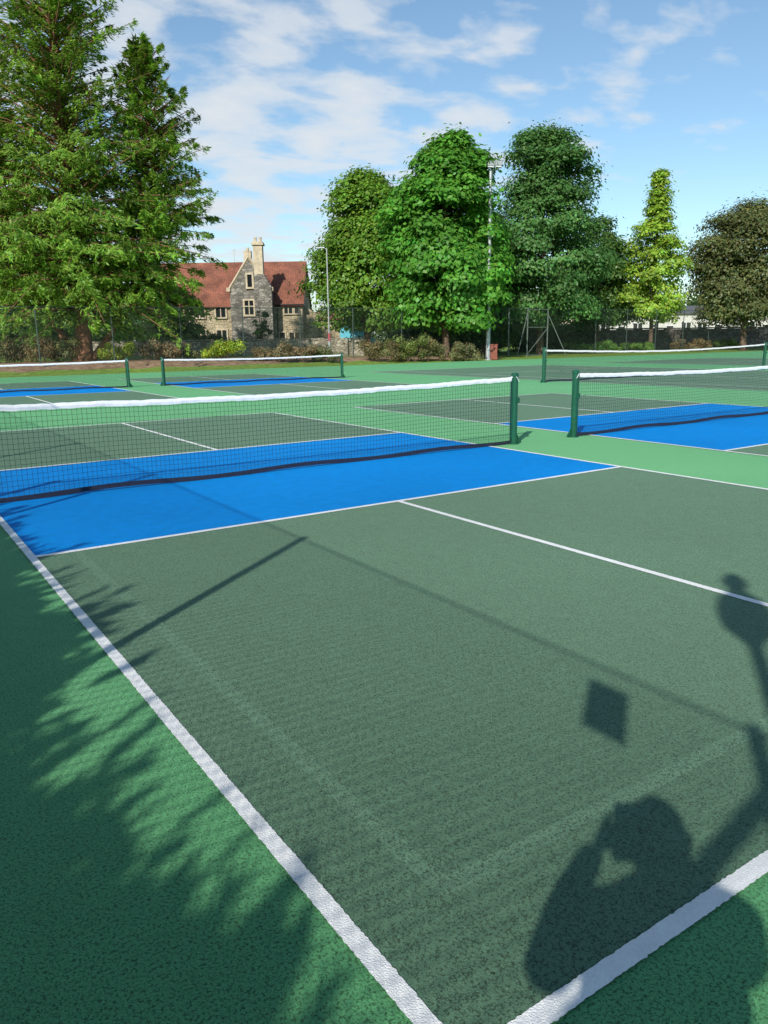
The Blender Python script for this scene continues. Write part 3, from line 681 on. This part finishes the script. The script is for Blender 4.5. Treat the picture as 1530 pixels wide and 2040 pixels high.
M_rend=simple("cream_render",(0.60,0.58,0.52),0.9,var=.10,scale=2); M_slate=simple("slate_roof",(0.10,0.10,0.11),0.8,var=.25,scale=5); M_wfr=simple("white_window_frame",(0.7,0.7,0.7),0.5)
def bung(name,l,t,w,d,ze,zr,nw,m=M_rend):
    p=S(l,t); e=empty(name,(p[0],p[1],0.0),-YAW); mb=MB(); gabled(mb,-w/2,w/2,0,d,-.5,ze,zr,'x',0,1,.35); mb.obj("walls_and_roof",[m,M_slate],e)
    mb=MB()
    for i in range(nw):
        x=-w/2+(i+.5)*w/nw
        if i%3==1: window(mb,x,0,.1,.9,2.6,1,0,1,.08)
        else: window(mb,x,0,1.9,1.2,1.2,2,0,1,.08)
    mb.obj("windows_and_doors",[M_glass,M_wfr],e)
bung("bungalow",37,104,17,8,4.4,5.4,8); bung("bungalow",56,106,15,8,4.2,5.2,7); bung("bungalow",24,108,8,8,4.2,5.2,4,simple("buff_render",(0.5,0.42,0.3),.9,var=.1,scale=2))

def vehicle(name,l,t,L_,Wd,H,col,z=0.3,rz=0.0):
    p=S(l,t); e=empty(name,(p[0],p[1],z),-YAW+rz); pt=simple(name+"_paint",col,.3); mb=MB()
    prof=[(-L_/2,.35),(L_/2-.1,.35),(L_/2,.55),(L_/2,.95),(L_/2-.55,1.15),(L_/2-1.15,H-.1),(L_/2-1.35,H),(-L_/2+.1,H),(-L_/2,H-.15)]
    n=len(prof); ins=.08
    vs=[(x,-Wd/2+(ins if zz>1.2 else 0),zz) for x,zz in prof]+[(x,Wd/2-(ins if zz>1.2 else 0),zz) for x,zz in prof]
    mb.add(vs,[tuple(range(n)),tuple(range(2*n-1,n-1,-1))]+[(i,i+n,(i+1)%n+n,(i+1)%n) for i in range(n)],0); mb.obj("bodywork",pt,e)
    mb=MB()
    mb.add([(L_/2-1.75,-Wd/2+.03,1.25),(L_/2-.75,-Wd/2+.03,1.25),(L_/2-1.2,-Wd/2+.06,H-.25),(L_/2-1.75,-Wd/2+.06,H-.25)],[(0,1,2,3)])
    mb.obj("windows",M_glass,e)
    mb=MB()
    for x in (-L_/2+.8,L_/2-.8):
        for y in (-Wd/2+.08,Wd/2-.08): mb.tube([(x,y-.1,.33),(x,y+.1,.33)],.33,16)
    mb.obj("wheels",M_black,e)
vehicle("parked_van",-2.0,71,3.4,1.9,2.2,(0.13,0.50,0.62),z=.45)

# ------------------------------------------------------------------ poles
pb=np.array([34.9,39.3]); e=empty("floodlight_pole",(pb[0],pb[1],0),-YAW); mb=MB()
mb.tube([(0,0,-.1),(0,0,.06)],.22,12); mb.tube([(0,0,.06),(0,0,2.2),(0,0,2.25),(0,0,12.1)],[.15,.145,.12,.09],14); mb.tube([(-.25,0,12.1),(.55,0,12.1)],.04,8); mb.box((0.0,-.17,.9),(.14,.06,.5)); mb.obj("column",M_galv,e,smooth=False)
mb=MB()
for dx,tz in ((.02,.5),(.50,.5)):
    q=Matrix.Rotation(math.radians(-50),3,'X')@Matrix.Rotation(math.radians(12),3,'Y'); mb.box((dx,-.12,12.42),(.44,.16,.55),0,rot=q); mb.box((dx,-.19,12.34),(.36,.02,.46),1,rot=q); mb.tube([(dx,0,12.1),(dx,-.08,12.35)],.03,6,0)
mb.obj("floodlights",[M_galv,simple("floodlight_glass",(.7,.72,.75),.1)],e)
p=S(-3.85,58); zb=float(gz(p[0],p[1])); e=empty("street_lamp",(p[0],p[1],zb),-YAW); mb=MB()
mb.tube([(0,0,-.2),(0,0,1.4),(0,0,1.45),(0,0,7.55)],[.10,.10,.06,.045],10); mb.tube([(0,0,7.5),(-.35,-.0,7.62)],.03,6); mb.box((-.45,0,7.62),(.6,.22,.08)); mb.obj("column_and_head",M_galv,e)
mb=MB(); mb.box((0,-.12,1.35),(.16,.02,.55)); mb.obj("notice",simple("red_notice",(.35,.05,.07),.5),e)
p=S(7.62,53.6); e=empty("litter_bin",(p[0],p[1],0),-YAW); mb=MB(); 
for i in range(6): mb.box((-.21+i*.084,-.2,.5),(.074,.03,.96)); mb.box((-.21+i*.084,.2,.5),(.074,.03,.96)); mb.box((-.25,-.17+i*.068,.5),(.03,.06,.96)); mb.box((.25,-.17+i*.068,.5),(.03,.06,.96))
mb.box((0,0,1.02),(.58,.48,.06)); mb.box((0,0,.1),(.44,.34,.06)); mb.obj("slats",simple("bin_timber",(.24,.075,.05),.8,var=.3,scale=6),e)
e=empty("fence_gate",(0,0,0)); mb=MB(); A=(41.0,41.8);B=(43.0,41.7)
for q in (A,B,(39.2,41.9)): mb.tube([(q[0],q[1],-.1),(q[0],q[1],3.6)],.05,8)
mb.tube([(A[0],A[1],3.5),(B[0],B[1],3.5)],.03,6); mb.tube([(A[0],A[1],2.2),(B[0],B[1],2.2)],.03,6); mb.tube([(A[0],A[1],.15),(B[0],B[1],.15)],.03,6); mb.tube([(A[0],A[1],3.3),(A[0]-1.6,A[1]-.6,0)],.035,6); mb.tube([(A[0],A[1],.2),(B[0],B[1],2.15)],.025,6); mb.tube([(B[0],B[1],3.2),(B[0]+.9,B[1]-1.2,0)],.03,6)
mb.obj("frame",simple("weathered_gate_steel",(.10,.13,.11),.6,var=.2),e)

# ------------------------------------------------------------------ trees
layered_conifer("dawn_redwood_tree",-17.1,45,[(0,0,2.4,23.2,7.6,1.0,.48),(4.3,1.5,3.0,16.8,4.6,.60,.19),(-4.9,1.0,2.8,20.0,6.2,.66,.23)],(0.185,0.33,0.042),nbr=1150,per=260)
broad_tree("lime_tree",-1.1,62,14.2,9.6,(0.135,0.255,0.030),64000,.27,2.4,.32,280,'dome',base=2.1,clr=.13)
broad_tree("maple_tree",4.5,55,15.0,8.9,(0.105,0.29,0.035),58000,.34,2.0,.28,200,'tall',clr=.14,base=1.9)
broad_tree("ash_tree",12.9,64,17.6,11.8,(0.095,0.215,0.055),72000,.26,3.0,.30,300,'tall',clr=.105,base=2.2)
broad_tree("young_oak_tree",24.0,70,15.7,6.8,(0.27,0.41,0.05),22000,.27,2.5,.2,120,'open',clr=.135,base=2.6,seed=9)
broad_tree("hawthorn_tree",20.0,73,12.4,8.0,(0.085,0.17,0.035),30000,.28,2.0,.2,120,'dome',base=2.0)
broad_tree("copper_beech_tree",33.2,72,13.2,11.0,(0.125,0.145,0.05),50000,.27,1.5,.3,180,'dome',base=2.4)
broad_tree("holm_oak_tree",8.6,67,12.0,9.6,(0.07,0.15,0.028),32000,.28,1.5,.3,120,'dome',base=1.0)
broad_tree("silver_birch_tree",-16.2,58,12.0,3.0,(0.16,0.19,0.08),3000,.18,2.0,.1,60,'open')
broad_tree("elder_tree",-16.5,64,5.8,6.0,(0.12,0.18,0.035),12000,.22,1.0,.15,60,'dome')
broad_tree("yew_tree",-27.5,60,13,11,(0.05,0.10,0.025),24000,.28,1.0,.3,110,'dome')
broad_tree("columnar_yew_tree",-10.6,70,4.3,2.0,(0.035,0.075,0.02),5000,.14,.4,.1,36,'dome',base=.1)
shrub("clipped_hedge",-16.8,66,8.5,1.9,(0.045,0.09,0.025),9000,.16,1.2)
def treeline():
    n=90000; k=480; l=rng.uniform(-75,125,k); t=rng.uniform(122,150,k); h=rng.uniform(1.2,6.8,k)+1.5*np.sin(l*0.13)
    cc=np.array([S(a,b,0) for a,b in zip(l,t)]); cc[:,2]=np.maximum(1.0,h*0.85); rr=np.stack([rng.uniform(2,3.5,k)]*2+[rng.uniform(1.4,2.6,k)],1)
    i=rng.integers(0,k,n); d=rand_unit(n); c=cc[i]+d*rr[i]*(0.6+0.5*rng.random((n,1))); c[:,2]=np.abs(c[:,2])
    leaf_mesh("distant_trees",c,d+rand_unit(n)*.6,.7,.5,tint((0.085,0.15,0.045),n,.3,(0.6+0.7*rng.random(k))[i]))
treeline()
def understory():
    n=34000; k=115; l=rng.uniform(1.2,20,k); t=72+l*.25+rng.uniform(-2,4,k)
    cc=np.array([S(a,b,0) for a,b in zip(l,t)]); cc[:,2]=rng.uniform(.3,2.3,k); rr=np.stack([rng.uniform(.8,1.6,k)]*2+[rng.uniform(.6,1.1,k)],1)
    i=rng.integers(0,k,n); d=rand_unit(n); c=cc[i]+d*rr[i]*(0.5+0.6*rng.random((n,1))); c[:,2]=np.abs(c[:,2])
    leaf_mesh("understory_shrubs",c,d+rand_unit(n)*.6,.3,.18,tint((0.06,0.11,0.03),n,.3,(0.5+0.8*rng.random(k))[i]))
understory()
SH=[(70,44.0,3.0,1.45,(.24,.19,.085)),(130,44.6,2.0,1.4,(.18,.20,.07)),(235,44.3,2.3,1.0,(.26,.34,.045)),(320,45,2.8,1.15,(.24,.19,.10)),(375,45.6,1.8,1.0,(.20,.20,.085)),(445,45.5,2.6,1.2,(.32,.42,.045)),(540,46.5,2.6,1.05,(.23,.19,.10)),(600,47,2.0,1.0,(.26,.20,.11)),(655,47.8,2.0,1.05,(.19,.21,.085)),(760,49.5,2.6,1.6,(.21,.18,.08)),(815,50.2,2.8,1.7,(.18,.23,.06)),(850,50.8,1.6,1.5,(.28,.26,.11)),(895,51.5,2.0,1.2,(.20,.20,.085)),(935,52,1.8,1.3,(.22,.22,.10)),(10,43.5,1.6,1.3,(.21,.19,.085)),(1180,66,5,1.0,(.12,.24,.05)),(1260,68,5,.8,(.14,.26,.05)),(1385,70,4,1.1,(.20,.16,.08)),(1450,74,4,.9,(.14,.21,.06))]
for px,t,w,h,c in SH: shrub("shrub",(px-765)*t/1566,t,w,h,c,int(1300*w),.12,1.0)

# ------------------------------------------------------------------ world
w=bpy.data.worlds.new("World"); scene.world=w; w.use_nodes=True; nt=w.node_tree; L=nt.links
bg=nt.nodes["Background"]; sky=N(nt,"ShaderNodeTexSky"); sky.sky_type='NISHITA'; sky.sun_disc=False
sky.sun_elevation=math.asin(-SUN[2]); sky.sun_rotation=math.atan2(-SUN[0],-SUN[1]); sky.air_density=1.0; sky.dust_density=0.5; sky.ozone_density=1.5
tc=N(nt,"ShaderNodeTexCoord"); sx=N(nt,"ShaderNodeSeparateXYZ"); L.new(tc.outputs["Generated"],sx.inputs[0])
den=math_(nt,'ADD',math_(nt,'MAXIMUM',sx.outputs[2],0.0),0.16)
cx=N(nt,"ShaderNodeCombineXYZ"); L.new(math_(nt,'DIVIDE',sx.outputs[0],den),cx.inputs[0]); L.new(math_(nt,'DIVIDE',sx.outputs[1],den),cx.inputs[1])
mp=N(nt,"ShaderNodeMapping"); mp.inputs["Rotation"].default_value=(0,0,0.9); mp.inputs["Scale"].default_value=(1.0,1.35,1); mp.inputs["Location"].default_value=(5.3,2.2,0); L.new(cx.outputs[0],mp.inputs[0])
n1=N(nt,"ShaderNodeTexNoise"); n1.inputs["Scale"].default_value=4.6; n1.inputs["Detail"].default_value=10; n1.inputs["Roughness"].default_value=0.52; n1.inputs["Distortion"].default_value=0.15; L.new(mp.outputs[0],n1.inputs["Vector"])
n0=N(nt,"ShaderNodeTexNoise"); n0.inputs["Scale"].default_value=1.1; n0.inputs["Detail"].default_value=3; L.new(mp.outputs[0],n0.inputs["Vector"])
dp=N(nt,"ShaderNodeVectorMath"); dp.operation='DOT_PRODUCT'; L.new(tc.outputs["Generated"],dp.inputs[0]); dd=Vector((0.24,0.961,0.28)).normalized(); dp.inputs[1].default_value=dd
mr=N(nt,"ShaderNodeMapRange"); L.new(dp.outputs["Value"],mr.inputs[0]); mr.inputs[1].default_value=0.78; mr.inputs[2].default_value=0.96; mr.inputs[3].default_value=-0.17; mr.inputs[4].default_value=0.075
v=math_(nt,'ADD',math_(nt,'ADD',n1.outputs["Fac"],mr.outputs[0]),math_(nt,'MULTIPLY',math_(nt,'SUBTRACT',n0.outputs["Fac"],0.5),0.42))
r=ramp(nt,[(0.44,0.0),(0.52,0.30),(0.60,0.68),(0.78,0.92)],v)
skc=mixc(nt,1.0,sky.outputs[0],(1.04,1.18,1.18),'MULTIPLY')
c=mixc(nt,r.outputs[0],skc,(6.1,6.4,6.7)); L.new(c,bg.inputs[0]); bg.inputs[1].default_value=0.125

sl=bpy.data.lights.new("sun",'SUN'); sl.energy=5.0; sl.angle=math.radians(0.55); sl.color=(1.0,0.955,0.88); so=bpy.data.objects.new("sun",sl); COL.objects.link(so); so.rotation_euler=Vector(SUN).to_track_quat('-Z','Y').to_euler(); so.location=(-20,-15,20)

cam=bpy.data.cameras.new("camera"); co=bpy.data.objects.new("camera",cam); COL.objects.link(co); scene.camera=co
cam.sensor_fit='HORIZONTAL'; cam.sensor_width=36; cam.lens=1527.82/1530*36; cam.clip_end=5000; cam.clip_start=0.02
co.matrix_world=Matrix.Translation(Vector(P))@RM.to_4x4()
scene.view_settings.view_transform='Standard'; scene.view_settings.look='None'; scene.view_settings.exposure=0
